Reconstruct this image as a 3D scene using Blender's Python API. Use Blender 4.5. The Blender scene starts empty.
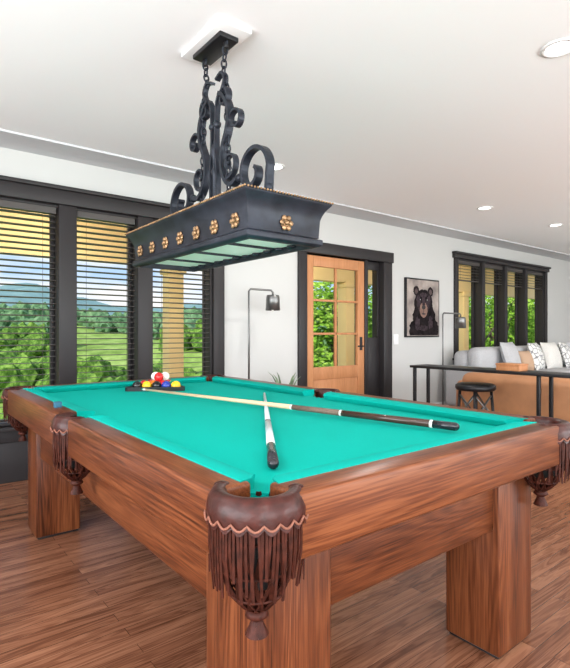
import bpy, math, random
from mathutils import Vector, noise, Matrix
random.seed(7)
sc=bpy.context.scene
sc.view_settings.view_transform='Standard'
sc.view_settings.look='None'
CH=1.12
# ---------------------------------------------------------------- materials
def newmat(name):
    m=bpy.data.materials.new(name); m.use_nodes=True
    nt=m.node_tree; b=nt.nodes['Principled BSDF']
    return m,nt,b
def mat(name,col,rough=0.5,metal=0.0,emit=None,es=0.0,spec=None,var=0.0,vscale=20,bump=0.0):
    m,nt,b=newmat(name)
    b.inputs['Base Color'].default_value=(*col,1)
    b.inputs['Roughness'].default_value=rough
    b.inputs['Metallic'].default_value=metal
    if spec is not None: b.inputs['Specular IOR Level'].default_value=spec
    if emit: 
        b.inputs['Emission Color'].default_value=(*emit,1); b.inputs['Emission Strength'].default_value=es
    if var>0 or bump>0:
        tc=nt.nodes.new('ShaderNodeTexCoord'); n=nt.nodes.new('ShaderNodeTexNoise')
        n.inputs['Scale'].default_value=vscale; n.inputs['Detail'].default_value=4
        nt.links.new(tc.outputs['Object'],n.inputs['Vector'])
        if var>0:
            r=nt.nodes.new('ShaderNodeValToRGB')
            r.color_ramp.elements[0].position=.3; r.color_ramp.elements[1].position=.7
            r.color_ramp.elements[0].color=(*[c*(1-var) for c in col],1)
            r.color_ramp.elements[1].color=(*[min(1,c*(1+var)) for c in col],1)
            nt.links.new(n.outputs['Fac'],r.inputs['Fac']); nt.links.new(r.outputs['Color'],b.inputs['Base Color'])
        if bump>0:
            bp=nt.nodes.new('ShaderNodeBump'); bp.inputs['Strength'].default_value=bump; bp.inputs['Distance'].default_value=.01
            nt.links.new(n.outputs['Fac'],bp.inputs['Height']); nt.links.new(bp.outputs['Normal'],b.inputs['Normal'])
    return m
def ramp(nt,els):
    r=nt.nodes.new('ShaderNodeValToRGB'); cr=r.color_ramp
    cr.elements[0].position=els[0][0]; cr.elements[0].color=(*els[0][1],1)
    cr.elements[1].position=els[-1][0]; cr.elements[1].color=(*els[-1][1],1)
    for p,c in els[1:-1]:
        e=cr.elements.new(p); e.color=(*c,1)
    return r
def wood(name,axis,dark,mid,light,rough=.32,s=1.0,ring=.05,spec=.25,basew=.5):
    m,nt,b=newmat(name); L=nt.links
    tc=nt.nodes.new('ShaderNodeTexCoord'); mp=nt.nodes.new('ShaderNodeMapping')
    sc_=[7*s]*3; sc_['xyz'.index(axis)]=.5*s; mp.inputs['Scale'].default_value=sc_
    L.new(tc.outputs['Object'],mp.inputs['Vector'])
    n=nt.nodes.new('ShaderNodeTexNoise'); n.inputs['Scale'].default_value=1.3; n.inputs['Detail'].default_value=1.2; n.inputs['Distortion'].default_value=.3
    L.new(mp.outputs['Vector'],n.inputs['Vector'])
    mu=nt.nodes.new('ShaderNodeMath'); mu.operation='MULTIPLY'; mu.inputs[1].default_value=120
    L.new(n.outputs['Fac'],mu.inputs[0])
    si=nt.nodes.new('ShaderNodeMath'); si.operation='SINE'; L.new(mu.outputs[0],si.inputs[0])
    mp2=nt.nodes.new('ShaderNodeMapping'); s2=[260*s]*3; s2['xyz'.index(axis)]=7*s; mp2.inputs['Scale'].default_value=s2
    L.new(tc.outputs['Object'],mp2.inputs['Vector'])
    n2=nt.nodes.new('ShaderNodeTexNoise'); n2.inputs['Scale'].default_value=1; n2.inputs['Detail'].default_value=3
    L.new(mp2.outputs['Vector'],n2.inputs['Vector'])
    nb=nt.nodes.new('ShaderNodeMath'); nb.operation='MULTIPLY_ADD'; nb.inputs[1].default_value=basew; nb.inputs[2].default_value=(1-basew)*.5
    L.new(n.outputs['Fac'],nb.inputs[0])
    ad=nt.nodes.new('ShaderNodeMath'); ad.operation='MULTIPLY_ADD'; ad.inputs[1].default_value=ring
    L.new(si.outputs[0],ad.inputs[0]); L.new(nb.outputs[0],ad.inputs[2])
    ad2=nt.nodes.new('ShaderNodeMath'); ad2.operation='MULTIPLY_ADD'; ad2.inputs[1].default_value=.55
    L.new(n2.outputs['Fac'],ad2.inputs[0]); L.new(ad.outputs[0],ad2.inputs[2])
    r=ramp(nt,[(.58,dark),(.77,mid),(.96,light)])
    L.new(ad2.outputs[0],r.inputs['Fac']); L.new(r.outputs['Color'],b.inputs['Base Color'])
    b.inputs['Roughness'].default_value=rough; b.inputs['Specular IOR Level'].default_value=spec
    return m
TW=((.030,.0072,.0026),(.118,.032,.0112),(.205,.066,.024))
W={a:wood('table_wood_'+a,a,*TW) for a in 'xyz'}
doorwood=wood('door_wood','z',(.40,.17,.07),(.52,.23,.10),(.60,.29,.14),.45,ring=.03)
def floormat():
    m,nt,b=newmat('oak_floor'); L=nt.links
    tc=nt.nodes.new('ShaderNodeTexCoord')
    br=nt.nodes.new('ShaderNodeTexBrick'); br.inputs['Scale'].default_value=1
    br.inputs['Brick Width'].default_value=1.1; br.inputs['Row Height'].default_value=.06
    br.inputs['Mortar Size'].default_value=.0010; br.inputs['Mortar Smooth'].default_value=.2
    br.inputs['Color1'].default_value=(0,0,0,1); br.inputs['Color2'].default_value=(1,1,1,1); br.inputs['Mortar'].default_value=(0,0,0,1)
    br.offset=.37
    L.new(tc.outputs['Object'],br.inputs['Vector'])
    mp=nt.nodes.new('ShaderNodeMapping'); mp.inputs['Scale'].default_value=(1.2,16,1)
    L.new(tc.outputs['Object'],mp.inputs['Vector'])
    addv=nt.nodes.new('ShaderNodeVectorMath'); addv.operation='MULTIPLY_ADD'
    L.new(br.outputs['Color'],addv.inputs[0]); addv.inputs[1].default_value=(7,9,5); L.new(mp.outputs['Vector'],addv.inputs[2])
    n=nt.nodes.new('ShaderNodeTexNoise'); n.inputs['Scale'].default_value=1.2; n.inputs['Detail'].default_value=4; n.inputs['Distortion'].default_value=.6
    L.new(addv.outputs[0],n.inputs['Vector'])
    mu=nt.nodes.new('ShaderNodeMath'); mu.operation='MULTIPLY'; mu.inputs[1].default_value=60; L.new(n.outputs['Fac'],mu.inputs[0])
    si=nt.nodes.new('ShaderNodeMath'); si.operation='SINE'; L.new(mu.outputs[0],si.inputs[0])
    a=nt.nodes.new('ShaderNodeMath'); a.operation='MULTIPLY_ADD'; a.inputs[1].default_value=.11; L.new(si.outputs[0],a.inputs[0]); L.new(n.outputs['Fac'],a.inputs[2])
    a2=nt.nodes.new('ShaderNodeMath'); a2.operation='MULTIPLY_ADD'; a2.inputs[1].default_value=.22; L.new(br.outputs['Color'],a2.inputs[0]); L.new(a.outputs[0],a2.inputs[2])
    r=ramp(nt,[(.32,(.095,.034,.017)),(.60,(.20,.080,.042)),(.90,(.31,.14,.078))])
    L.new(a2.outputs[0],r.inputs['Fac'])
    mx=nt.nodes.new('ShaderNodeMixRGB'); mx.inputs['Color2'].default_value=(.055,.02,.01,1)
    L.new(br.outputs['Fac'],mx.inputs['Fac']); L.new(r.outputs['Color'],mx.inputs['Color1'])
    L.new(mx.outputs['Color'],b.inputs['Base Color'])
    b.inputs['Roughness'].default_value=.24; b.inputs['Specular IOR Level'].default_value=.4
    return m
M=dict(
 floor=floormat(),
 wall=mat('wall_paint',(.56,.56,.545),.85),
 ceil=mat('ceiling_paint',(.92,.93,.94),.9),
 soffit=mat('soffit_paint',(.58,.59,.61),.9),
 trim=mat('charcoal_trim',(.026,.023,.024),.45,spec=.3),
 white=mat('white_paint',(.8,.8,.8),.5),
 cloth=mat('green_cloth',(.0,.40,.33),.9,var=.04,vscale=300,spec=.1),
 cloth2=mat('cushion_cloth',(.0,.36,.30),.9,spec=.1),
 leather=mat('burgundy_leather',(.044,.010,.007),.34,spec=.3,var=.4,vscale=40,bump=.2),
 lstrap=mat('leather_strap',(.044,.011,.0065),.5,spec=.15,var=.5,vscale=60),
 lace=mat('leather_lace',(.22,.09,.06),.6,spec=.2),
 black=mat('black_metal',(.012,.012,.014),.4,.3),
 iron=mat('wrought_iron',(.022,.026,.036),.42,.4,spec=.35,var=.3,vscale=30),
 ironbody=mat('lamp_patina',(.018,.021,.030),.45,.2,spec=.35,var=.4,vscale=14),
 gold=mat('aged_gold',(.33,.20,.105),.45,.7,var=.45,vscale=60),
 frost=mat('frosted_glass',(.62,.76,.62),.35,emit=(.82,1,.80),es=.22),  # green reflection of the cloth put into base and emission colour
 pocketblack=mat('pocket_liner',(.01,.01,.01),.9),
 blind=mat('dark_blind_slat',(.06,.052,.048),.45),
 cream=mat('porch_paint',(.80,.60,.30),.7),
 deck=mat('deck_boards',(.6,.55,.48),.8,var=.2,vscale=5),
 tan=mat('tan_leather',(.56,.265,.125),.45,var=.14,vscale=5),
 grey=mat('grey_fabric',(.46,.46,.47),.95,var=.1,vscale=80),
 pillowlight=mat('pillow_cream',(.68,.66,.62),.95,var=.08,vscale=60),
 pillowtan=mat('pillow_tan',(.5,.33,.22),.95),
 canlight=mat('can_lens',(1,1,1),.5,emit=(1,.97,.92),es=6),
 lampglow=mat('shade_inner',(1,1,1),.5,emit=(1,.95,.85),es=3),
 rug=mat('rug_wool',(.6,.58,.55),1,var=.15,vscale=30),
 steel=mat('brushed_steel',(.20,.20,.195),.35,.8),
)
def patt():
    m,nt,b=newmat('pillow_pattern'); tc=nt.nodes.new('ShaderNodeTexCoord'); v=nt.nodes.new('ShaderNodeTexVoronoi'); v.inputs['Scale'].default_value=14
    v.feature='DISTANCE_TO_EDGE'
    nt.links.new(tc.outputs['Object'],v.inputs['Vector']); r=ramp(nt,[(.03,(.2,.2,.21)),(.09,(.75,.74,.71))])
    nt.links.new(v.outputs['Distance'],r.inputs['Fac']); nt.links.new(r.outputs['Color'],b.inputs['Base Color']); b.inputs['Roughness'].default_value=.95
    return m
M['patt']=patt()
def leafmat(name,c1,c2,c3,scale):
    m,nt,b=newmat(name); tc=nt.nodes.new('ShaderNodeTexCoord'); n=nt.nodes.new('ShaderNodeTexNoise')
    n.inputs['Scale'].default_value=scale; n.inputs['Detail'].default_value=8; n.inputs['Roughness'].default_value=.7
    nt.links.new(tc.outputs['Object'],n.inputs['Vector']); r=ramp(nt,[(.36,c1),(.5,c2),(.64,c3)])
    nt.links.new(n.outputs['Fac'],r.inputs['Fac']); nt.links.new(r.outputs['Color'],b.inputs['Base Color']); b.inputs['Roughness'].default_value=.9
    b.inputs['Specular IOR Level'].default_value=.1
    return m
M['grass']=leafmat('grass',(.14,.23,.04),(.24,.36,.08),(.36,.48,.14),.4)
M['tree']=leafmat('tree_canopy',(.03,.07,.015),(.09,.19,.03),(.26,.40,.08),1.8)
M['fartree']=leafmat('hazy_canopy',(.06,.13,.06),(.12,.23,.11),(.21,.34,.17),.7)  # distance haze mixed into the canopy colours
M['mount']=leafmat('hazy_mountain',(.14,.25,.26),(.18,.30,.30),(.23,.36,.34),.08)  # bluish distance haze put into the mountain colours
M['leaf']=leafmat('leaf',(.05,.13,.012),(.18,.36,.03),(.45,.62,.12),1.5)
M['bark']=mat('bark',(.10,.07,.05),.9,var=.4,vscale=8)
# ---------------------------------------------------------------- mesh builder
class MB:
    def __init__(s): s.v=[];s.f=[];s.m=[];s.s=[];s.mats=[]
    def mi(s,m):
        if m not in s.mats: s.mats.append(m)
        return s.mats.index(m)
    def add(s,vs,fs,m,smooth=False):
        o=len(s.v); s.v+= [tuple(v) for v in vs]; k=s.mi(m)
        for f in fs: s.f.append(tuple(i+o for i in f)); s.m.append(k); s.s.append(smooth)
    def box(s,x0,x1,y0,y1,z0,z1,m):
        vs=[(x0,y0,z0),(x1,y0,z0),(x1,y1,z0),(x0,y1,z0),(x0,y0,z1),(x1,y0,z1),(x1,y1,z1),(x0,y1,z1)]
        s.add(vs,[(0,3,2,1),(4,5,6,7),(0,1,5,4),(1,2,6,5),(2,3,7,6),(3,0,4,7)],m)
    def obox(s,c,size,mtx,m):
        hx,hy,hz=[a/2 for a in size]; c=Vector(c)
        vs=[c+mtx@Vector((x,y,z)) for z in(-hz,hz) for x,y in((-hx,-hy),(hx,-hy),(hx,hy),(-hx,hy))]
        s.add(vs,[(0,3,2,1),(4,5,6,7),(0,1,5,4),(1,2,6,5),(2,3,7,6),(3,0,4,7)],m)
    def prism(s,pts,z0,z1,m):
        n=len(pts); vs=[(x,y,z0) for x,y in pts]+[(x,y,z1) for x,y in pts]
        s.add(vs,[tuple(range(n))[::-1],tuple(range(n,2*n))]+[(i,(i+1)%n,n+(i+1)%n,n+i) for i in range(n)],m)
    def lathe(s,prof,c,m,seg=24,smooth=True,mtx=None):
        c=Vector(c); vs=[];fs=[]
        for r,z in prof:
            for k in range(seg):
                a=2*math.pi*k/seg; p=Vector((r*math.cos(a),r*math.sin(a),z))
                if mtx: p=mtx@p
                vs.append(c+p)
        for i in range(len(prof)-1):
            for k in range(seg):
                k2=(k+1)%seg; fs.append((i*seg+k,i*seg+k2,(i+1)*seg+k2,(i+1)*seg+k))
        if prof[0][0]>1e-5: fs.append(tuple(range(seg))[::-1])
        if prof[-1][0]>1e-5: fs.append(tuple((len(prof)-1)*seg+k for k in range(seg)))
        s.add(vs,fs,m,smooth)
    def sphere(s,c,r,m,seg=16,rings=10,sq=(1,1,1),mtx=None):
        prof=[(max(1e-6,r*math.sin(math.pi*i/rings)),-r*math.cos(math.pi*i/rings)) for i in range(rings+1)]
        D=Matrix.Diagonal(sq); 
        if mtx: D=mtx@D
        s.lathe(prof,c,m,seg,True,D)
    def tube(s,pts,rad,m,seg=8,closed=False,smooth=True,flat=None,ref=None):
        pts=[Vector(p) for p in pts]; n=len(pts); vs=[];fs=[]
        prev=None
        for i,p in enumerate(pts):
            if closed: t=pts[(i+1)%n]-pts[i-1]
            else: t=pts[min(i+1,n-1)]-pts[max(i-1,0)]
            t.normalize()
            if ref is not None: u=Vector(ref)-t*t.dot(Vector(ref)); u.normalize()
            else:
                if prev is None:
                    h=Vector((0,0,1)) if abs(t.z)<.9 else Vector((1,0,0)); u=h-t*t.dot(h)
                else: u=prev-t*t.dot(prev)
                if u.length<1e-6: u=t.orthogonal()
                u.normalize(); prev=u
            w=t.cross(u); r=rad[i] if isinstance(rad,(list,tuple)) else rad
            if flat:
                a,b=flat[0]/2*(r),flat[1]/2*(r)
                for x,y in((-a,-b),(a,-b),(a,b),(-a,b)): vs.append(p+u*x+w*y)
            else:
                for k in range(seg):
                    an=2*math.pi*k/seg; vs.append(p+u*(r*math.cos(an))+w*(r*math.sin(an)))
        sg=4 if flat else seg
        for i in range(n if closed else n-1):
            j=(i+1)%n
            for k in range(sg):
                k2=(k+1)%sg; fs.append((i*sg+k,i*sg+k2,j*sg+k2,j*sg+k))
        if not closed: fs+= [tuple(range(sg))[::-1],tuple((n-1)*sg+k for k in range(sg))]
        s.add(vs,fs,m,smooth and not flat)
    def obj(s,name,parent=None,bevel=0,subsurf=0,seg=2):
        me=bpy.data.meshes.new(name); me.from_pydata(s.v,[],s.f)
        for m in s.mats: me.materials.append(m)
        me.polygons.foreach_set('material_index',s.m); me.polygons.foreach_set('use_smooth',s.s)
        me.update()
        o=bpy.data.objects.new(name,me); sc.collection.objects.link(o)
        if parent: o.parent=parent
        if bevel:
            b=o.modifiers.new('b','BEVEL'); b.width=bevel; b.segments=seg; b.limit_method='ANGLE'; b.angle_limit=math.radians(50)
            for p in me.polygons: p.use_smooth=True
            try:
                bpy.context.view_layer.objects.active=o; o.select_set(True)
                bpy.ops.object.shade_auto_smooth(angle=math.radians(35)); o.select_set(False)
            except Exception: 
                for p in me.polygons: p.use_smooth=False
        return o
def empty(name,loc=(0,0,0)):
    o=bpy.data.objects.new(name,None); sc.collection.objects.link(o); o.location=loc; return o
def unproj_z(px,py,z):
    d=500*(z-CH)/(332-py); l=(px-285)/500*d
    return (.786*l+.619*d, -.618*l+.786*d)
# ---------------------------------------------------------------- room
XL,XR,YR,YB=-2.6,12.0,-3.2,4.2
CZ=2.5
b=MB(); b.box(XL,XR,YR,YB+.2,-.1,0,M['floor']); b.obj('floor')
b=MB(); b.box(XL-.2,XR+.2,YR-.2,YB+.2,CZ,CZ+.15,M['ceil']); b.obj('ceiling')
OP=[(-.45,2.47,.40,2.17),(3.60,4.93,0,2.0),(6.50,9.28,.72,2.24)]
def wallY(name,y0,y1,x0,x1,ops,m):
    b=MB(); x=x0
    for a,c,z0,z1 in ops:
        b.box(x,a,y0,y1,0,CZ,m)
        if z0>0: b.box(a,c,y0,y1,0,z0,m)
        b.box(a,c,y0,y1,z1,CZ,m); x=c
    b.box(x,x1,y0,y1,0,CZ,m); return b.obj(name)
wallY('wall_north',YB,YB+.16,XL,XR,OP,M['wall'])
wallY('wall_south',YR-.16,YR,XL,XR,[(-1.8,1.2,.1,2.3),(2.2,5.4,.1,2.3),(6.5,10,.1,2.3)],M['wall'])
b=MB(); b.box(XR,XR+.16,YR,YB,0,CZ,M['wall']); b.obj('wall_east')
b=MB(); b.box(XL-.16,XL,YR,-2.4,0,CZ,M['wall']); b.box(XL-.16,XL,2.8,YB,0,CZ,M['wall']); b.box(XL-.16,XL,-2.4,2.8,0,.4,M['wall']); b.box(XL-.16,XL,-2.4,2.8,2.25,CZ,M['wall']); b.obj('wall_west')
b=MB()
for x0,x1 in((XL,-.6),(2.62,3.47),(5.06,XR)): b.box(x0,x1,YB-.015,YB,0,.13,M['white'])
b.obj('baseboard_north',bevel=.003)
b=MB(); b.box(XL,XR,YB-.34,YB,CZ-.014,CZ,M['soffit']); b.obj('trim_soffit')
# ---------------------------------------------------------------- windows with blinds
def window(name,x0,x1,z0,z1,posts,tw=.12,slat=True,pitch=.05,casw=.12,header=.11,bottomblack=False,ang=2):
    e=empty(name)
    b=MB(); yF=YB-.03
    b.box(x0-casw,x0,yF,YB+.02,z0-casw,z1,M['trim']); b.box(x1,x1+casw,yF,YB+.02,z0-casw,z1,M['trim'])
    b.box(x0-casw-.03,x1+casw+.03,yF-.02,YB+.02,z1,z1+header,M['trim'])
    b.box(x0-casw-.04,x1+casw+.04,yF-.045,YB+.02,z1+header,z1+header+.03,M['trim'])
    b.box(x0,x1,yF,YB+.02,z0-casw,z0,M['trim'])
    b.box(x0-casw-.03,x1+casw+.03,yF-.05,YB+.02,z0-.03,z0,M['trim'])
    if bottomblack: b.box(x0-casw,x1+casw,yF+.01,YB+.0,0.0,z0-casw,M['trim'])
    b.box(x0,x0+.02,YB,YB+.15,z0,z1,M['trim']); b.box(x1-.02,x1,YB,YB+.15,z0,z1,M['trim'])
    b.box(x0,x1,YB,YB+.15,z1-.02,z1,M['trim']); b.box(x0,x1,YB,YB+.15,z0,z0+.02,M['trim'])
    for p in posts: b.box(p-tw/2,p+tw/2,yF,YB+.15,z0,z1,M['trim'])
    xs=[x0]+[q for p in posts for q in(p-tw/2,p+tw/2)]+[x1]
    for i in range(0,len(xs),2):
        a,c=xs[i],xs[i+1]
        yy=YB+.11; w=.03
        b.box(a,a+w,yy,yy+.04,z0,z1,M['trim']); b.box(c-w,c,yy,yy+.04,z0,z1,M['trim'])
        b.box(a+w,c-w,yy,yy+.04,z1-w,z1,M['trim']); b.box(a+w,c-w,yy,yy+.04,z0,z0+w,M['trim'])
    b.obj('frame',e,bevel=.004)
    if slat:
        for i in range(0,len(xs),2):
            a,c=xs[i]+.012,xs[i+1]-.012
            s=MB(); s.box(a,c,YB+.01,YB+.07,z1-.07,z1-.005,M['blind'])
            z=z1-.09; lim= z0+.03 if slat is True else slat
            while z>lim:
                R=Matrix.Rotation(math.radians(ang),3,'X')
                s.obox(((a+c)/2,YB+.04,z),(c-a,.048,.0035),R,M['blind']); z-=pitch
            s.box(a,c,YB+.02,YB+.06,z,z+.015,M['blind'])
            for fx in(.15,.85):
                xx=a+(c-a)*fx
                s.tube([(xx,YB+.015,z),(xx,YB+.015,z1-.05)],.0015,M['blind'],6)
            s.obj('blind_%d'%(i//2),e)
    return e
window('window_1',-.45,2.42,.42,2.12,[.30,1.10,1.74],.135,True,pitch=.046,bottomblack=True,ang=-7)
window('window_2',6.52,9.25,.74,2.2,[7.2,7.88,8.56],.08,1.9,pitch=.045,casw=.09,header=.06,ang=6)
# ---------------------------------------------------------------- door
e=empty('door_1')
b=MB(); y0=YB-.03;y1=YB+.17
b.box(3.48,3.60,y0,y1,0,2.0,M['trim']); b.box(4.87,5.03,y0,y1,0,2.0,M['trim']); b.box(3.46,5.05,y0-.01,y1,2.0,2.13,M['trim'])
b.box(4.545,4.60,y0+.02,y1,0,2.0,M['trim']); b.box(4.60,4.87,YB+.05,YB+.1,0,1.05,M['trim']); b.box(4.60,4.87,YB+.05,YB+.1,1.9,2.0,M['trim'])
b.box(4.60,4.63,YB+.05,YB+.1,1.05,1.9,M['trim']); b.box(4.84,4.87,YB+.05,YB+.1,1.05,1.9,M['trim'])
b.obj('frame',e,bevel=.004)
b=MB(); dx0,dx1=3.605,4.54; ya,yb=YB+.0,YB+.045; st=.11
b.box(dx0,dx0+st,ya,yb,.01,1.98,doorwood); b.box(dx1-st,dx1,ya,yb,.01,1.98,doorwood)
b.box(dx0+st,dx1-st,ya,yb,1.98-.12,1.98,doorwood); b.box(dx0+st,dx1-st,ya,yb,.01,.25,doorwood); b.box(dx0+st,dx1-st,ya,yb,.58,.72,doorwood)
b.box(dx0+st,dx1-st,ya+.012,yb-.012,.25,.58,doorwood)
gx0,gx1=dx0+st,dx1-st; mx=(gx0+gx1)/2
b.box(mx-.013,mx+.013,ya+.006,yb-.006,.72,1.86,doorwood)
for k in(1,2): 
    z=.72+1.14*k/3; b.box(gx0,gx1,ya+.006,yb-.006,z-.013,z+.013,doorwood)
b.obj('door_leaf',e,bevel=.004)
b=MB(); b.box(dx1-.08,dx1-.04,ya-.008,ya,.90,1.06,M['black']); b.tube([(dx1-.06,ya-.008,.95),(dx1-.06,ya-.05,.95),(dx1-.16,ya-.05,.95)],.009,M['black'])
b.obj('handle',e)
b=MB(); b.box(5.09,5.18,YB-.008,YB,.96,1.09,M['white']); b.box(5.105,5.128,YB-.014,YB-.008,.99,1.06,M['white']);b.box(5.142,5.165,YB-.014,YB-.008,.99,1.06,M['white']); b.obj('light_switch',bevel=.002)
# ---------------------------------------------------------------- pool table
x0,x1,ty0,ty1=.506,1.92,.759,3.26; TZ=.80; BZ=.768; ym=(ty0+ty1)/2
T=empty('pool_table')
b=MB(); RW=.10; RB=.665
c=.125; sd=.08
b.box(x0+c,x1-c,ty0,ty0+RW,RB,TZ,W['x']); b.box(x0+c,x1-c,ty1-RW,ty1,RB,TZ,W['x'])
for xa,xb in((x0,x0+RW),(x1-RW,x1)):
    b.box(xa,xb,ty0+c,ym-sd,RB,TZ,W['y']); b.box(xa,xb,ym+sd,ty1-c,RB,TZ,W['y'])
    xi=(xa+.03,xb) if xa==x0 else (xa,xb-.03)
    b.box(xi[0],xi[1],ym-sd,ym+sd,RB,RB+.06,W['y'])
b.obj('rails',T,bevel=.009,seg=3)
b=MB(); AZ0,AZ1=.44,.665
b.box(x0+.12,x1-.12,ty0+.145,ty0+.185,AZ0,AZ1,W['x']); b.box(x0+.12,x1-.12,ty1-.185,ty1-.145,AZ0,AZ1,W['x'])
b.box(x0+.125,x0+.165,ty0+.185,ty1-.185,AZ0,AZ1,W['y']); b.box(x1-.125-.04,x1-.125,ty0+.185,ty1-.185,AZ0,AZ1,W['y'])
b.box(x0+.165,x1-.165,ty0+.185,ty1-.185,AZ1-.05,AZ1+.06,W['y'])
b.obj('apron',T,bevel=.003)
b=MB()
for lx in(x0+.104,x1-.07-.232):
    for ly in(ty0+.122,ty1-.122-.21):
        b.box(lx,lx+.228,ly,ly+.21,0.012,RB-.0,W['z'])
        b.box(lx+.008,lx+.22,ly+.008,ly+.202,0,.012,M['black'])
b.obj('legs',T,bevel=.006)
def arc(cx,cy,r,a0,a1,n=14): return [(cx+r*math.cos(math.radians(a0+(a1-a0)*i/n)),cy+r*math.sin(math.radians(a0+(a1-a0)*i/n))) for i in range(n+1)]
po=.085; so=.055; pr=.066
pts=[]
pts+=arc(x0+po,ty0+po,pr,81,9)
pts+=arc(x1-po,ty0+po,pr,171,99)
ss=.04/.058; sa=math.degrees(math.acos(ss))
pts+=arc(x1-so,ym,.058,180+sa*1.0+0,180-sa*1.0)
pts+=arc(x1-po,ty1-po,pr,-99,-171)
pts+=arc(x0+po,ty1-po,pr,-9,-81)
pts+=arc(x0+so,ym,.058,sa,-sa)
b=MB(); b.prism(pts,BZ-.03,BZ,M['cloth']); b.obj('cloth_bed',T)
def cushion(p0,p1,nrm,cut0,cut1):
    p0=Vector((*p0,0));p1=Vector((*p1,0));t=(p1-p0).normalized();n=Vector((*nrm,0))
    prof=[(-.022,TZ+.001),(.012,TZ+.0005),(.04,TZ-.003),(.05,TZ-.009),(.034,BZ-.001),(-.022,BZ-.001)]
    vs=[];k=len(prof)
    for p,s,cu in((p0,1,cut0),(p1,-1,cut1)):
        for dn,z in prof:
            q=p+n*dn+t*s*cu*max(0,dn)/.05; q.z=z; vs.append(q)
    fs=[tuple(range(k)),tuple(range(k,2*k))[::-1]]+[(i,(i+1)%k,k+(i+1)%k,k+i) for i in range(k)]
    return vs,fs
b=MB()
cs=.135
for p0,p1,n,c0,c1 in[((x0+cs,ty0+RW),(x1-cs,ty0+RW),(0,1),.05,.05),((x0+cs,ty1-RW),(x1-cs,ty1-RW),(0,-1),.05,.05),
  ((x0+RW,ty0+cs),(x0+RW,ym-.07),(1,0),.05,.015),((x0+RW,ym+.07),(x0+RW,ty1-cs),(1,0),.015,.05),
  ((x1-RW,ty0+cs),(x1-RW,ym-.07),(-1,0),.05,.015),((x1-RW,ym+.07),(x1-RW,ty1-cs),(-1,0),.015,.05)]:
    vs,fs=cushion(p0,p1,n,c0,c1); b.add(vs,fs,M['cloth2'])
b.obj('cushions',T,bevel=.002)
def pocket(i,cx,cy,ang,half,R=.10,r=.062,zt=TZ+.003):
    b=MB(); n=36
    A=[math.radians(ang-half+2*half*k/n) for k in range(n+1)]
    prof=[(r,TZ-.05),(r,TZ-.006),(r+.006,zt-.001),((r+R)/2,zt+.002),(R-.010,zt-.001),(R-.002,TZ-.007),(R+.004,TZ-.028),(R+.003,TZ-.05)]
    vs=[];fs=[];k=len(prof)
    for j,a in enumerate(A):
        for q,(rr,z) in enumerate(prof):
            vs.append((cx+rr*math.cos(a),cy+rr*math.sin(a),z))
    for j in range(n):
        for q in range(k-1): fs.append((j*k+q,j*k+q+1,(j+1)*k+q+1,(j+1)*k+q))
    fs+=[tuple(range(k)),tuple(n*k+q for q in range(k))[::-1]]
    b.add(vs,fs,M['leather'],True)
    for a in(A[0],A[-1]):
        b.sphere((cx+(r+R)/2*math.cos(a),cy+(r+R)/2*math.sin(a),zt-.012),(R-r)/2+.003,M['leather'],12,8,(1,1,.65))
    ns=max(6,int(2*half/17)); lp=[]
    for s in range(ns*8+1):
        a=math.radians(ang-half+2*half*s/(ns*8)); ph=(s%8)/8
        lp.append((cx+(R+.006)*math.cos(a),cy+(R+.006)*math.sin(a),TZ-.040-.011*math.sin(math.pi*ph)))
    b.tube(lp,.0025,M['lace'],6)
    vs=[];fs=[];N=ns*8
    for s in range(N+1):
        a=math.radians(ang-half+2*half*s/N); ph=(s%8)/8
        for rr,z in((R+.001,TZ-.03),(R+.0045,TZ-.048-.013*math.sin(math.pi*ph))): vs.append((cx+rr*math.cos(a),cy+rr*math.sin(a),z))
    for s in range(N): fs.append((s*2,s*2+1,s*2+3,s*2+2))
    b.add(vs,fs,M['leather'],True)
    b.obj('pocket_leather_%d'%i,T)
    b=MB(); nf=int(half*2/4.8)
    for s in range(nf+1):
        a=math.radians(ang-half+4+(2*half-8)*s/nf); rr=R-.002; px,py=cx+rr*math.cos(a),cy+rr*math.sin(a)
        L=(.10+.055*random.random()); j=random.uniform(-.007,.007)
        tx,ty=-math.sin(a),math.cos(a); q_=.012*random.random()
        pl=[(px,py,TZ-.045),(px+tx*j*.5,py+ty*j*.5,TZ-.045-L*.5),(px+tx*j-q_*math.cos(a),py+ty*j-q_*math.sin(a),TZ-.045-L)]
        b.tube(pl,1,M['lstrap'],flat=(.0055,.0025),ref=(tx,ty,0))
    nb=14; k_=1.2
    prof=[(.066,0),(.072,-.04),(.075,-.08),(.070,-.12),(.054,-.15),(.030,-.172),(.012,-.182)]
    prof=[(r_,z*k_) for r_,z in prof]
    for s in range(nb):
        a=2*math.pi*s/nb
        for tw in(.16,-.16):
            pl=[(cx+rr*math.cos(a+tw*q),cy+rr*math.sin(a+tw*q),TZ-.03+z) for q,(rr,z) in enumerate(prof)]
            b.tube(pl,1,M['lstrap'],flat=(.011,.0022),ref=(-math.sin(a),math.cos(a),0))
    for rr,z in((.074,-.05*k_),(.074,-.105*k_),(.054,-.15*k_)):
        b.tube([(cx+rr*math.cos(2*math.pi*q/24),cy+rr*math.sin(2*math.pi*q/24),TZ-.03+z) for q in range(24)],.003,M['lstrap'],6,True)
    zb=TZ-.03-.182*k_
    b.lathe([(.008,.006),(.02,-.002),(.025,-.012),(.012,-.022)],(cx,cy,zb),M['lstrap'],14)
    for s in range(20):
        a=2*math.pi*s/20
        b.tube([(cx+.008*math.cos(a),cy+.008*math.sin(a),zb-.018),(cx+.023*math.cos(a),cy+.023*math.sin(a),zb-.052)],1,M['lstrap'],flat=(.007,.002),ref=(-math.sin(a),math.cos(a),0))
    b.lathe([(.001,-.19),(.045,-.17),(.062,-.12),(.060,-.035)],(cx,cy,TZ-.02),M['pocketblack'],20)
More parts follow.
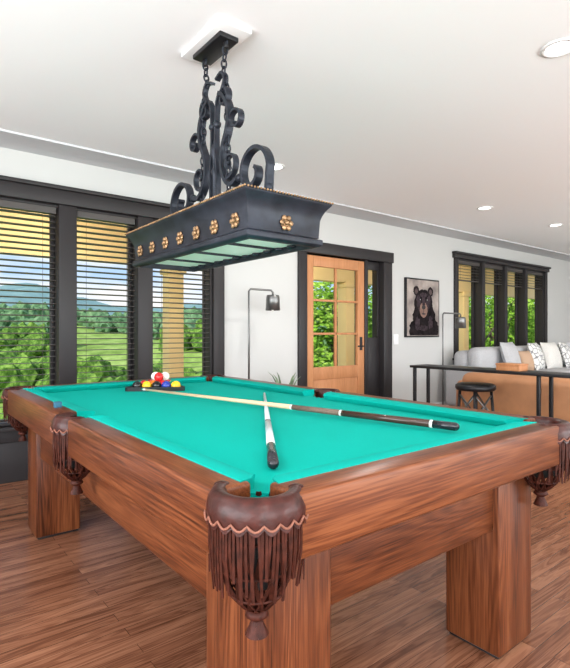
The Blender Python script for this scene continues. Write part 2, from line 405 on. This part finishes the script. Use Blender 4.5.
    b.obj('pocket_basket_%d'%i,T)
for i,(cx,cy,an,hf) in enumerate([(x0+po,ty0+po,225,104),(x1-po,ty0+po,315,104),(x0+po,ty1-po,135,104),(x1-po,ty1-po,45,104)]): pocket(i,cx,cy,an,hf)
pocket(4,x0+so,ym,180,88,.085,.056); pocket(5,x1-so,ym,0,88,.085,.056)
b=MB(); b.box(x0+.035,x0+.063,2.25,2.278,TZ,TZ+.024,mat('chalk_blue',(.02,.10,.16),.9)); b.obj('chalk_cube',bevel=.002)
def cue(name,p0,p1,cols,r0=.0055,r1=.0145):
    b=MB(); p0=Vector(p0);p1=Vector(p1)
    for (a,c,m,k) in cols:
        ra,rc=[(r0+(r1-r0)*t)*k for t in(a,c)]
        b.tube([p0.lerp(p1,a),p0.lerp(p1,c)],[ra,rc],m,14)
    b.sphere(p1,r1*.98,cols[-1][2],12,8)
    return b.obj(name)
shaft=mat('maple_shaft',(.66,.46,.28),.3); dk=mat('cue_butt',(.05,.022,.015),.2); wrap=mat('cue_wrap',(.14,.09,.065),.6,var=.3,vscale=200)
ivory=mat('ivory_ring',(.8,.78,.7),.3); silver=mat('grey_cue_shaft',(.50,.54,.57),.3); blk=mat('cue_black',(.015,.015,.02),.2)
cue('pool_cue',(1.13,2.76,BZ+.024),(1.535,.995,BZ+.024),[(0,.006,M['cloth2'],1),(.006,.02,ivory,1),(.02,.60,shaft,1),(.60,.605,ivory,1.03),(.605,.74,wrap,1.02),(.74,.745,ivory,1.03),(.745,.95,dk,1.02),(.95,.956,ivory,1.03),(.956,1,blk,1.03)])
cue('pool_cue',(1.655,2.29,BZ+.0062),(.765,1.02,BZ+.0165),[(0,.006,M['cloth2'],1),(.006,.02,ivory,1),(.02,.6,silver,1),(.6,.61,blk,1.03),(.61,.86,silver,1.02),(.86,.87,ivory,1.03),(.87,1,blk,1.03)])
cols=[(.85,.5,.02),(.02,.05,.35),(.6,.02,.02),(.85,.82,.72),(.8,.2,.02),(.02,.25,.1),(.4,.02,.02),(.01,.01,.01),(.85,.82,.72)]
bm=[mat('ball_%d'%i,c,.08) for i,c in enumerate(cols)]
E=empty('billiard_balls'); R_=.0285
rc=Vector((1.30,2.88)); ra=math.radians(205)
def rp(u,v): return rc+Matrix.Rotation(ra,2)@Vector((u,v))
b=MB()
def ballpos(r,q): return rp((q-r/2)*.0575, .115-(r*.0498))
k=0
for r in range(5):
    for q in range(r+1):
        p=ballpos(r,q); z=BZ+R_+.0005; b.sphere((p.x,p.y,z),R_,bm[(k*5)%9],20,12)
        if k%3==1: b.lathe([(R_*.86,-.014),(R_*1.004,0),(R_*.86,.014)],(p.x,p.y,z),bm[8],20)
        k+=1
for k,(r,q) in enumerate([(2,0),(2,1),(3,1)]):
    p=ballpos(r+.66,q+.33); b.sphere((p.x,p.y,BZ+R_+.0465),R_,bm[[8,2,3][k]],20,12)
b.obj('balls',E)
b=MB(); tri=[rp(0,.115+.075),rp(-.19,-.125),rp(.19,-.125)]
pp=[]
for i in range(3):
    a=tri[i]; p_=tri[i-1]; n_=tri[(i+1)%3]
    for t in range(7):
        s=t/6; q1=a.lerp(p_,.12); q2=a.lerp(n_,.12)
        pp.append(q1*(1-s)**2+a*2*s*(1-s)+q2*s*s)
b.tube([(p.x,p.y,BZ+.013) for p in pp],1,M['black'],closed=True,flat=(.024,.012),ref=(0,0,1))
b.obj('ball_rack')
# ---------------------------------------------------------------- pendant lamp
P=empty('billiard_pendant_lamp'); lx,ly=1.21,2.075; hw,hl=.21,.575
b=MB()
prof=[(0,1.652),(.006,1.640),(-.002,1.630),(-.014,1.615),(-.024,1.595),(-.030,1.575),(-.034,1.505),(-.022,1.497),(-.022,1.478),(-.032,1.470),(-.055,1.468),(-.055,1.52)]
def rect(dx,z): return [(lx-hw-dx,ly-hl-dx,z),(lx+hw+dx,ly-hl-dx,z),(lx+hw+dx,ly+hl+dx,z),(lx-hw-dx,ly+hl+dx,z)]
vs=[];fs=[]
for o_,z in prof: vs+=rect(o_,z)
for i in range(len(prof)-1):
    for k in range(4): fs.append((i*4+k,(i+1)*4+k,(i+1)*4+(k+1)%4,i*4+(k+1)%4))
fs.append((0,1,2,3)); b.add(vs,fs,M['ironbody'])
b.obj('lamp_body',P,bevel=.002)
b=MB()
rp4=rect(.006,1.648)
for i in range(4):
    a=Vector(rp4[i]);c_=Vector(rp4[(i+1)%4]); L=(c_-a).length; n=int(L/.014)
    for j in range(n):
        b.sphere(a.lerp(c_,j/n),.0048,M['gold'],6,4)
def rosette(c,nx,ny,R=.031):
    n=Vector((nx,ny,0)); u=Vector((-ny,nx,0)); w=Vector((0,0,1)); c=Vector(c)
    mt=Matrix((u,w,n)).transposed()
    b.lathe([(R*.8,0),(R*.8,.004),(R*.7,.006),(.001,.006)],c,M['gold'],16,True,mt)
    for k in range(6):
        a=k*math.pi/3; b.sphere(c+u*(R*.68*math.cos(a))+w*(R*.68*math.sin(a))+n*.007,R*.36,M['gold'],8,6,(1,1,.5),mt)
    b.sphere(c+n*.009,R*.3,M['gold'],8,6)
for k in range(7):
    y=ly-hl+.115+k*(2*hl-.23)/6
    rosette((lx-hw+.033,y,1.545),-1,0); rosette((lx+hw-.033,y,1.545),1,0)
for yy,s in((ly-hl+.033,-1),(ly+hl-.033,1)): rosette((lx,yy,1.545),0,s,.032)
b.obj('rope_and_rosettes',P)
b=MB()
b.box(lx-hw+.05,lx+hw-.05,ly-hl+.05,ly+hl-.05,1.495,1.50,M['frost']); b.obj('frosted_panel',P)
b=MB()
for k in range(1,4): 
    y=ly-hl+2*hl*k/4; b.box(lx-hw+.05,lx+hw-.05,y-.005,y+.005,1.485,1.495,M['ironbody'])
for k in range(12):
    y=ly-hl+.09+k*(2*hl-.18)/11
    for xx in(lx-hw+.062,lx+hw-.062): b.lathe([(.022,0),(.021,.01),(.001,.012)],(xx,y,1.482),M['ironbody'],10)
b.obj('panel_bars',P)
def cr(pts,n=8):
    out=[]; P_=[Vector(p) for p in pts]
    for i in range(len(P_)-1):
        p0=P_[max(i-1,0)];p1=P_[i];p2=P_[i+1];p3=P_[min(i+2,len(P_)-1)]
        for j in range(n):
            t=j/n; out.append(.5*((2*p1)+(-p0+p2)*t+(2*p0-5*p1+4*p2-p3)*t*t+(-p0+3*p1-3*p2+p3)*t**3))
    out.append(P_[-1]); return out
def spiral(c,r0,r1,a0,a1,n=26): return [(c[0]+(r0+(r1-r0)*i/n)*math.cos(math.radians(a0+(a1-a0)*i/n)),c[1]+(r0+(r1-r0)*i/n)*math.sin(math.radians(a0+(a1-a0)*i/n))) for i in range(n+1)]
b=MB()
for s in(-1,1):
    def to3(p): return (lx,ly+s*p[0],p[1])
    def bar(p,w,t): b.tube([to3(q) for q in p],1,M['iron'],flat=(w,t),ref=(1,0,0))
    bar([(.415,1.652),(.432,1.71),(.436,1.76)]+spiral((.325,1.80),.118,.026,0,400,44),.036,.016)
    bar(cr([(.05,2.235),(.095,2.205),(.135,2.13),(.125,2.05),(.085,1.97),(.075,1.89),(.105,1.82),(.155,1.785),(.205,1.80)],7),.036,.018)
    bar(spiral((.085,2.20),.05,.014,95,-215,26),.030,.012)
    bar(spiral((.19,2.065),.06,.015,190,-190,26),.028,.011)
    bar(spiral((.135,1.885),.065,.016,-100,250,28),.026,.011)
    bar(spiral((.075,1.72),.05,.014,200,-150,24),.026,.010)
    bar(cr([(.02,2.31),(.07,2.325),(.095,2.285),(.07,2.24),(.035,2.215),(.02,2.14),(.018,2.0),(.03,1.85),(.02,1.66)],6),.026,.012)
    for bp in((.02,2.10),(.215,1.80),(.432,1.71)):
        b.sphere(to3(bp),.020,M['iron'],10,8)
    b.box(lx-.035,lx+.035,ly+s*.415-.035,ly+s*.415+.035,1.65,1.662,M['iron'])
b.lathe([(.004,2.04),(.016,2.0),(.022,1.97),(.012,1.94),(.01,1.9),(.02,1.88),(.012,1.86),(.011,1.70),(.03,1.66),(.03,1.65)],(lx,ly,0),M['iron'],14)
def chain(p0,p1,n):
    p0=Vector(p0);p1=Vector(p1); d=(p1-p0); L=d.length/n; d.normalize()
    for i in range(n):
        c=p0+d*(L*(i+.5)); u=Vector((1,0,0)) if i%2 else Vector((0,1,0)); u=(u-d*u.dot(d)).normalized()
        b.tube([c+d*(L*.64*math.cos(2*math.pi*k/14))+u*(.013*math.sin(2*math.pi*k/14)) for k in range(14)],.0042,M['iron'],6,True)
for s in(-1,1):
    chain((lx,ly+s*.10,2.465),(lx,ly+s*.075,2.315),5)
    chain((lx,ly+s*.10,2.30),(lx,ly+s*.13,1.66),18)
b.obj('iron_scrollwork',P)
b=MB(); b.box(lx-.085,lx+.085,ly-.19,ly+.19,CZ-.022,CZ,M['white']); b.obj('ceiling_plate',P,bevel=.006)
b=MB(); b.box(lx-.05,lx+.05,ly-.13,ly+.13,CZ-.045,CZ-.022,M['black']); 
for s in(-1,1): b.lathe([(.012,-.03),(.012,0)],(lx,ly+s*.10,CZ-.045),M['black'],10)
b.obj('canopy',P,bevel=.004)
# ---------------------------------------------------------------- recessed lights
for px,py in((560,48),(275,167),(485,208),(556,225)):
    X,Y=unproj_z(px,py,CZ-.003)
    b=MB(); b.lathe([(.085,-.001),(.085,-.006),(.066,-.008),(.064,-.001)],(X,Y,CZ),M['white'],28); b.lathe([(.001,-.003),(.062,-.003)],(X,Y,CZ),M['canlight'],24)
    b.obj('recessed_light')
# ---------------------------------------------------------------- floor lamps
def flamp(X,Y,zt,arm,zs):
    e=empty('floor_lamp')
    b=MB(); b.lathe([(.001,0),(.13,0),(.13,.015),(.12,.022),(.012,.026)],(X,Y,0),M['steel'],28)
    b.tube([(X,Y,.02),(X,Y,zt-.02),(X+.02,Y,zt),(X+arm-.02,Y,zt),(X+arm,Y,zt-.02),(X+arm,Y,zs+.02)],.010,M['steel'],10)
    b.obj('pole',e)
    b=MB(); b.lathe([(.012,.02),(.060,.018),(.066,0),(.072,-.13),(.069,-.13),(.063,-.01)],(X+arm,Y,zs),M['steel'],24)
    b.sphere((X+arm,Y,zs-.085),.045,M['lampglow']); b.obj('shade',e)
flamp(2.64,3.9,1.525,.28,1.46)
flamp(5.58,3.8,1.365,.40,1.30)
# potted plant near lamp
e=empty('potted_plant'); px_,py_=3.06,3.88
pot=mat('ceramic_pot',(.7,.69,.66),.4); lf=mat('plant_leaf',(.22,.30,.18),.6,var=.4,vscale=10)
b=MB(); b.lathe([(.001,0),(.10,0),(.13,.20),(.135,.26),(.12,.26),(.115,.22),(.001,.22)],(px_,py_,0),pot,24); b.obj('pot',e)
b=MB()
for k in range(26):
    a=random.random()*6.28; L=random.uniform(.42,.70); o=random.uniform(.05,.17)
    pl=[]
    for t in range(7):
        u=t/6; r=.03+o*u*u; pl.append((px_+r*math.cos(a),py_+min(.25,r*math.sin(a)),.22+L*(u-.25*u*u*u)))
    b.tube(pl,[.6,.9,1.1,1.1,.9,.6,.1],lf,flat=(.035,.003),ref=(-math.sin(a),math.cos(a),0))
b.obj('leaves',e)
# ---------------------------------------------------------------- bear painting
e=empty('bear_painting'); bx,bw=5.665,.73; bz0,bz1=1.05,1.84
b=MB(); b.box(bx-bw/2,bx+bw/2,YB-.035,YB,bz0,bz1,M['black']); b.obj('frame',e,bevel=.003)
def cgrad():
    m,nt,bs=newmat('canvas_wash'); tc=nt.nodes.new('ShaderNodeTexCoord'); n=nt.nodes.new('ShaderNodeTexNoise'); n.inputs['Scale'].default_value=5; n.inputs['Detail'].default_value=6
    nt.links.new(tc.outputs['Object'],n.inputs['Vector']); r=ramp(nt,[(.35,(.20,.17,.16)),(.5,(.34,.29,.26)),(.65,(.46,.40,.36))])
    nt.links.new(n.outputs['Fac'],r.inputs['Fac']); nt.links.new(r.outputs['Color'],bs.inputs['Base Color']); bs.inputs['Roughness'].default_value=.8
    return m
fur=mat('painted_fur',(.013,.010,.011),.8,var=.7,vscale=14,spec=.1); furp=mat('painted_fur_sheen',(.045,.032,.038),.8,var=.6,vscale=30,spec=.1)
muz=mat('painted_muzzle',(.22,.13,.10),.8,var=.3,vscale=25); pink=mat('painted_ear',(.07,.045,.045),.8,var=.4,vscale=20); wh=mat('painted_glint',(.8,.8,.8),.8)
nose=mat('painted_nose',(.01,.008,.01),.6)
b=MB(); b.box(bx-bw/2+.02,bx+bw/2-.02,YB-.037,YB-.034,bz0+.02,bz1-.02,cgrad())
lay=[0]
def blob(cx,cz,rx,rz,m,jag=.0,n=48,rot=0):
    lay[0]+=1; y=YB-.0375-.0004*lay[0]; vs=[]
    for k in range(n):
        a=2*math.pi*k/n; j=1+jag*(random.random()-.5)
        u,w=rx*math.cos(a)*j,rz*math.sin(a)*j
        vx=cx+u*math.cos(rot)-w*math.sin(rot); vz=cz+u*math.sin(rot)+w*math.cos(rot)
        vs.append((bx+max(-.34,min(.34,vx)),y,bz0+max(.025,min(.765,vz))))
    b.add(vs,[tuple(range(n))],m)
blob(.03,.10,.33,.20,fur,.10); blob(.02,.27,.25,.22,fur,.12)
for s in(-1,1): blob(s*.155,.62,.062,.066,fur,.15); blob(s*.155,.615,.034,.038,pink,.1)
blob(0,.46,.20,.185,fur,.08); blob(-.10,.46,.05,.11,furp,.3,rot=.3); blob(.10,.46,.05,.11,furp,.3,rot=-.3); blob(0,.57,.08,.035,furp,.3)
blob(0,.37,.085,.105,muz,.08); blob(0,.50,.035,.10,furp,.2); blob(0,.405,.042,.03,nose,0); blob(0,.315,.045,.010,nose,.1); blob(0,.35,.006,.04,nose,0)
for s in(-1,1): blob(s*.08,.50,.018,.014,nose,0); blob(s*.076,.505,.005,.005,wh,0,10)
blob(-.14,.18,.05,.09,furp,.4); blob(.15,.2,.05,.09,furp,.4); blob(0,.12,.09,.04,furp,.4)
b.obj('bear_canvas',e)
# ---------------------------------------------------------------- furniture right
e=empty('console_table')
b=MB(); cx0,cx1,cy0,cy1=4.36,4.66,1.25,3.38
b.box(cx0,cx1,cy0,cy1,.74,.765,M['black'])
for yy in(cy0+.02,2.02,cy1-.06):
    for xx in(cx0+.015,cx1-.05): b.box(xx,xx+.03,yy,yy+.03,0,.74,M['black'])
b.obj('console_frame',e,bevel=.003)
b=MB(); b.box(4.42,4.58,2.22,2.44,.7655,.815,doorwood); b.box(4.415,4.585,2.215,2.445,.815,.83,doorwood); b.obj('wooden_box',bevel=.004)
def stool(X,Y,h=.62):
    e=empty('stool')
    b=MB(); b.lathe([(.001,h-.06),(.175,h-.06),(.188,h-.04),(.185,h-.012),(.16,h+.002),(.001,h+.006)],(X,Y,0),M['black'],28); b.obj('seat',e)
    b=MB()
    for k in range(4):
        a=k*math.pi/2+.5; c_,s_=math.cos(a),math.sin(a); a2=a+math.pi/2; c2,s2=math.cos(a2),math.sin(a2)
        b.tube([(X+.14*c_,Y+.14*s_,h-.05),(X+.185*c_,Y+.185*s_,0)],.014,M['black'],8)
        b.tube([(X+.146*c_,Y+.146*s_,h-.10),(X+.168*c2,Y+.168*s2,h-.34)],.008,M['steel'],6)
        b.tube([(X+.168*c_,Y+.168*s_,h-.34),(X+.146*c2,Y+.146*s2,h-.10)],.008,M['steel'],6)
    b.tube([(X+.175*math.cos(2*math.pi*q/24),Y+.175*math.sin(2*math.pi*q/24),.2) for q in range(24)],.009,M['black'],6,True)
    b.obj('legs',e)
stool(4.44,2.66)
def rbox(name,par,x0,x1,y0,y1,z0,z1,m,bv=.05):
    b=MB(); b.box(x0,x1,y0,y1,z0,z1,m); return b.obj(name,par,bevel=bv,seg=5)
e=empty('leather_sofa'); so_=.06
rbox('back',e,4.72+so_,4.95+so_,.9,3.06,.13,.69,M['tan'],.09); rbox('base',e,4.9+so_,5.6+so_,.95,3.0,.13,.32,M['tan'],.03)
rbox('arm_1',e,4.80+so_,5.62+so_,.76,.96,.13,.60,M['tan'],.08); rbox('arm_2',e,4.80+so_,5.62+so_,2.98,3.18,.13,.60,M['tan'],.08)
for k in range(2): 
    ya=.98+k*.995; rbox('seat_cushion_%d'%k,e,4.96+so_,5.62+so_,ya,ya+.985,.32,.46,M['tan'],.05); rbox('back_cushion_%d'%k,e,4.93+so_,5.14+so_,ya,ya+.985,.46,.72,M['tan'],.09)
b=MB()
for xx in(4.92,5.58):
    for yy in(.88,3.05): b.lathe([(.018,0),(.028,.13)],(xx,yy,0),M['black'],12)
b.obj('feet',e)
def pillow(b,c,w,h,t,mtx,m,n=12):
    vs=[];fs=[]
    for sd in(1,-1):
        for i in range(n+1):
            for j in range(n+1):
                u=-1+2*i/n; v=-1+2*j/n
                k=((1-u*u)*(1-v*v))**.45; sh=1-.07*((u*u+v*v)/2)*(1-abs(u*v))
                vs.append(Vector(c)+mtx@Vector((u*w/2*sh,sd*t/2*k,v*h/2*sh)))
    o2=(n+1)**2
    for i in range(n):
        for j in range(n):
            a=i*(n+1)+j; q=(a,a+1,a+n+2,a+n+1); fs.append(q); fs.append(tuple(o2+z for z in q[::-1]))
    b.add(vs,fs,m,True)
e=empty('grey_sofa')
gy1=YB-.12; gx0,gx1=6.2,9.3
rbox('base',e,gx0,gx1,gy1-.95,gy1,.1,.42,M['grey'],.04); rbox('back',e,gx0,gx1,gy1-.24,gy1,.4,.86,M['grey'],.09)
rbox('arm_1',e,gx0-.2,gx0,gy1-.95,gy1,.1,.66,M['grey'],.08); rbox('arm_2',e,gx1,gx1+.2,gy1-.95,gy1,.1,.66,M['grey'],.08)
for k in range(3): 
    xa=gx0+k*(gx1-gx0)/3+.005; xb=xa+(gx1-gx0)/3-.01
    rbox('seat_%d'%k,e,xa,xb,gy1-.98,gy1-.22,.42,.56,M['grey'],.05); rbox('cushion_%d'%k,e,xa,xb,gy1-.42,gy1-.2,.56,.91,M['grey'],.1)
b=MB()
for i,(X,m_,s,tl) in enumerate([(6.85,'grey',.44,.1),(7.25,'pillowtan',.30,-.2),(7.6,'patt',.42,.15),(8.1,'pillowlight',.42,-.1),(8.6,'patt',.42,.2),(9.0,'grey',.42,-.1)]):
    mt=Matrix.Rotation(tl,3,'Z')@Matrix.Rotation(-.3,3,'X')
    pillow(b,(X,gy1-.52,.56+s*.47),s,s,.17,mt,M[m_])
b.obj('throw_pillows',e)
e=empty('coffee_table')
b=MB(); b.box(6.3,7.3,1.7,2.3,.38,.42,W['x']); 
for xx in(6.33,7.23):
    for yy in(1.73,2.23): b.box(xx,xx+.04,yy,yy+.04,.01,.38,M['black'])
b.obj('frame',e,bevel=.004)
b=MB(); b.box(5.75,9.0,.6,2.9,.0,.01,M['rug']); b.obj('area_rug')
# ---------------------------------------------------------------- outside
e=empty('porch')
b=MB(); b.box(-6,14,YB+.2,6.9,-.15,-.05,M['deck']); b.obj('porch_deck',e)
b=MB()
for X in(-.5,3.12,6.55,10.3):
    b.box(X-.11,X+.11,6.4,6.62,-.05,2.05,M['cream']); b.box(X-.14,X+.14,6.37,6.65,1.93,2.0,M['cream']); b.box(X-.14,X+.14,6.37,6.65,-.05,.12,M['cream'])
b.box(-6,14,6.42,6.60,2.02,2.62,M['cream'])
b.box(-6,14,YB+.2,7.1,2.62,2.72,M['cream'])
b.obj('posts_and_beam',e,bevel=.005)
def hz(x,y):
    d=math.hypot(x,y)
    z=-1.8 - 3.4*min(1,max(0,(d-8)/30))
    if d>38: z+= 8.0*(1-math.cos(math.pi*min(1,(d-38)/95)))/2
    z+=2.2*noise.noise(Vector((x/30,y/30,0)))*min(1,max(0,(d-20)/30))
    return z
vs=[];fs=[];NX,NY=110,90
for j in range(NY+1):
    for i in range(NX+1):
        y=7.3+ (j/NY)**1.7*160; x=-100+i*360/NX
        vs.append((x,y,hz(x,y)))
for j in range(NY):
    for i in range(NX): a=j*(NX+1)+i; fs.append((a,a+1,a+NX+2,a+NX+1))
b=MB(); b.add(vs,fs,M['grass'],True); GH=b.obj('ground_hillside')
vs=[];fs=[];NX,NY=160,14
for j in range(NY+1):
    for i in range(NX+1):
        x=-200+i*1000/NX; y=190+j*22+30*math.sin(x/140)
        h=(32+22*noise.noise(Vector((x/95,3.3,0)))+8*noise.noise(Vector((x/28,9.1,0))))*math.sin(math.pi*min(1,j/NY*.75))
        vs.append((x,y,-4+h+2.5*noise.noise(Vector((x/14,y/14,2)))))
for j in range(NY):
    for i in range(NX): a=j*(NX+1)+i; fs.append((a,a+1,a+NX+2,a+NX+1))
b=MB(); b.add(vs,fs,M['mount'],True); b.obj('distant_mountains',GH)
b=MB(); b.box(-60,60,-60,YR-.5,-.6,-.3,M['grass']); b.obj('ground_lawn')
import bmesh
bm_=bmesh.new(); bmesh.ops.create_icosphere(bm_,subdivisions=3,radius=1); bm_.verts.ensure_lookup_table()
IV=[v.co.copy() for v in bm_.verts]; IF=[tuple(v.index for v in f.verts) for f in bm_.faces]; bm_.free()
def canopy(b,c,r,hh,m):
    o=Vector((random.random()*50,)*3); vs=[]
    for v in IV:
        k=1+.45*noise.noise(v*1.6+o)+.34*noise.noise(v*4.5+o); vs.append((c[0]+v.x*r*k,c[1]+v.y*r*k,c[2]+v.z*hh*k))
    b.add(vs,IF,m,False)
TR=empty('hillside_trees')
b=MB()
for k in range(900):
    d=random.uniform(32,140); a=math.radians(random.uniform(18,88)); x,y=d*math.cos(a),d*math.sin(a)
    if random.random()<.62 and d<75: continue
    if noise.noise(Vector((x/18,y/18,5)))<-.10: continue
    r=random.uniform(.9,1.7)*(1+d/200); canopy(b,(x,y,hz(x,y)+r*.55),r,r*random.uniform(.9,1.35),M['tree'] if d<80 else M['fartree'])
for k in range(60):
    d=random.uniform(14,32); a=math.radians(random.uniform(52,86)); x,y=d*math.cos(a),d*math.sin(a)
    if y<9: continue
    r=random.uniform(.4,.95); canopy(b,(x,y,hz(x,y)+r*.5),r,r*.85,M['leaf'] if k%2 else M['tree'])
b.obj('canopies',TR)
def leaftree(X,Y,zb,H,R,n):
    b=MB()
    b.tube([(X,Y,zb),(X+.1,Y,zb+H*.4),(X-.05,Y+.1,zb+H*.8)],[.2,.15,.06],M['bark'],8)
    cl=[(Vector((X,Y,zb+H*.55))+Vector((random.gauss(0,R*.5),random.gauss(0,R*.35),random.gauss(0,H*.24)))) for _ in range(30)]
    for c in cl[:14]: b.tube([(X,Y,zb+H*.35),c],[.05,.015],M['bark'],5)
    vs=[];fs=[]
    for k in range(n):
        c=random.choice(cl); q=Vector((random.gauss(0,1),random.gauss(0,1),random.gauss(0,1))).normalized()*(random.random()**.4*R*.42); p=c+q
        if p.y<7.6: continue
        u=Vector((random.gauss(0,1),random.gauss(0,1),random.gauss(0,.6))).normalized(); w=u.orthogonal().normalized(); s=random.uniform(.06,.12)
        o=len(vs); vs+=[p-u*s,p+w*s*.55,p+u*s,p-w*s*.55]; fs.append((o,o+1,o+2,o+3))
    b.add(vs,fs,M['leaf']); b.obj('leafy_tree',TR)
for X,Y,H,R,n in((10.6,10.8,6,2.0,6000),(13,10.8,6,2.0,6000),(16,10.5,6.5,2.2,7000),(18.8,10.5,6.5,2.2,7000),(21.5,10.5,7,2.4,7000),(24.5,10.5,7,2.4,7000),(17,14,8,2.6,6000),(22,14,8,2.6,6000),(28,13,8,3,6000)):
    leaftree(X,Y,hz(X,Y),H,R,n)
# ---------------------------------------------------------------- world
w=bpy.data.worlds.new('sky'); sc.world=w; w.use_nodes=True; nt=w.node_tree; bg=nt.nodes['Background']
tc=nt.nodes.new('ShaderNodeTexCoord'); sp=nt.nodes.new('ShaderNodeSeparateXYZ'); nt.links.new(tc.outputs['Generated'],sp.inputs[0])
r=ramp(nt,[(0,(.70,.85,1.0)),(.12,(.48,.70,1.0)),(.5,(.22,.46,.9))]); nt.links.new(sp.outputs['Z'],r.inputs['Fac'])
mp=nt.nodes.new('ShaderNodeMapping'); mp.inputs['Scale'].default_value=(3,3,12); nt.links.new(tc.outputs['Generated'],mp.inputs['Vector'])
n=nt.nodes.new('ShaderNodeTexNoise'); n.inputs['Scale'].default_value=1.3; n.inputs['Detail'].default_value=7; nt.links.new(mp.outputs['Vector'],n.inputs['Vector'])
r2=ramp(nt,[(.46,(0,0,0)),(.60,(1,1,1))]); nt.links.new(n.outputs['Fac'],r2.inputs['Fac'])
mx=nt.nodes.new('ShaderNodeMixRGB'); mx.inputs['Color2'].default_value=(1,1,1,1); nt.links.new(r2.outputs['Color'],mx.inputs['Fac']); nt.links.new(r.outputs['Color'],mx.inputs['Color1'])
nt.links.new(mx.outputs['Color'],bg.inputs['Color']); bg.inputs['Strength'].default_value=1.1
# ---------------------------------------------------------------- lights
def light(name,typ,loc,dirv,energy,**kw):
    l=bpy.data.lights.new(name,typ); l.energy=energy
    for k_,v in kw.items(): setattr(l,k_,v)
    o=bpy.data.objects.new(name,l); sc.collection.objects.link(o); o.location=loc
    o.rotation_euler=Vector(dirv).to_track_quat('-Z','Y').to_euler(); return o
light('sun','SUN',(0,0,20),(1,.45,-.85),4.8,angle=.01,color=(1,.95,.86))
for X in(-.3,3.8,8.2): light('daylight_fill','AREA',(X,YR+.02,1.15),(0,1,.75),200,shape='RECTANGLE',size=3.0,size_y=2.0,color=(.94,.97,1))  # added fill lights out of view, tilted up to brighten the ceiling
light('daylight_fill','AREA',(XL+.02,.2,1.35),(1,0,.5),290,shape='RECTANGLE',size=5.0,size_y=1.7,color=(.94,.97,1))  # added fill from the unseen west side, lifts the cloth highlight
for X in(-3.5,1.3,5.0,9.0): light('porch_fill','AREA',(X,5.3,2.60),(0,.5,-1),45,shape='DISK',size=.3,color=(1,.93,.75))  # added fill to brighten the posts and beam, no fixtures there
for X,Y in((.0,-1.2),(2.8,-1.2),(5.5,1.2),(8.0,1.5),(3.2,2.9),(-.8,2.0),(5.5,-1.2)):
    light('ceiling_downlight','AREA',(X,Y,CZ-.012),(0,0,-1),14,shape='DISK',size=.13,color=(1,.97,.93))
# ---------------------------------------------------------------- camera
cd=bpy.data.cameras.new('camera'); co=bpy.data.objects.new('camera',cd); sc.collection.objects.link(co)
cd.sensor_fit='HORIZONTAL'; cd.sensor_width=36; cd.lens=36*500/570; cd.shift_y=-2/570
co.location=(0,0,CH); co.rotation_euler=(math.pi/2,0,-math.atan2(.619,.786)); cd.clip_start=.02; cd.clip_end=900
sc.camera=co
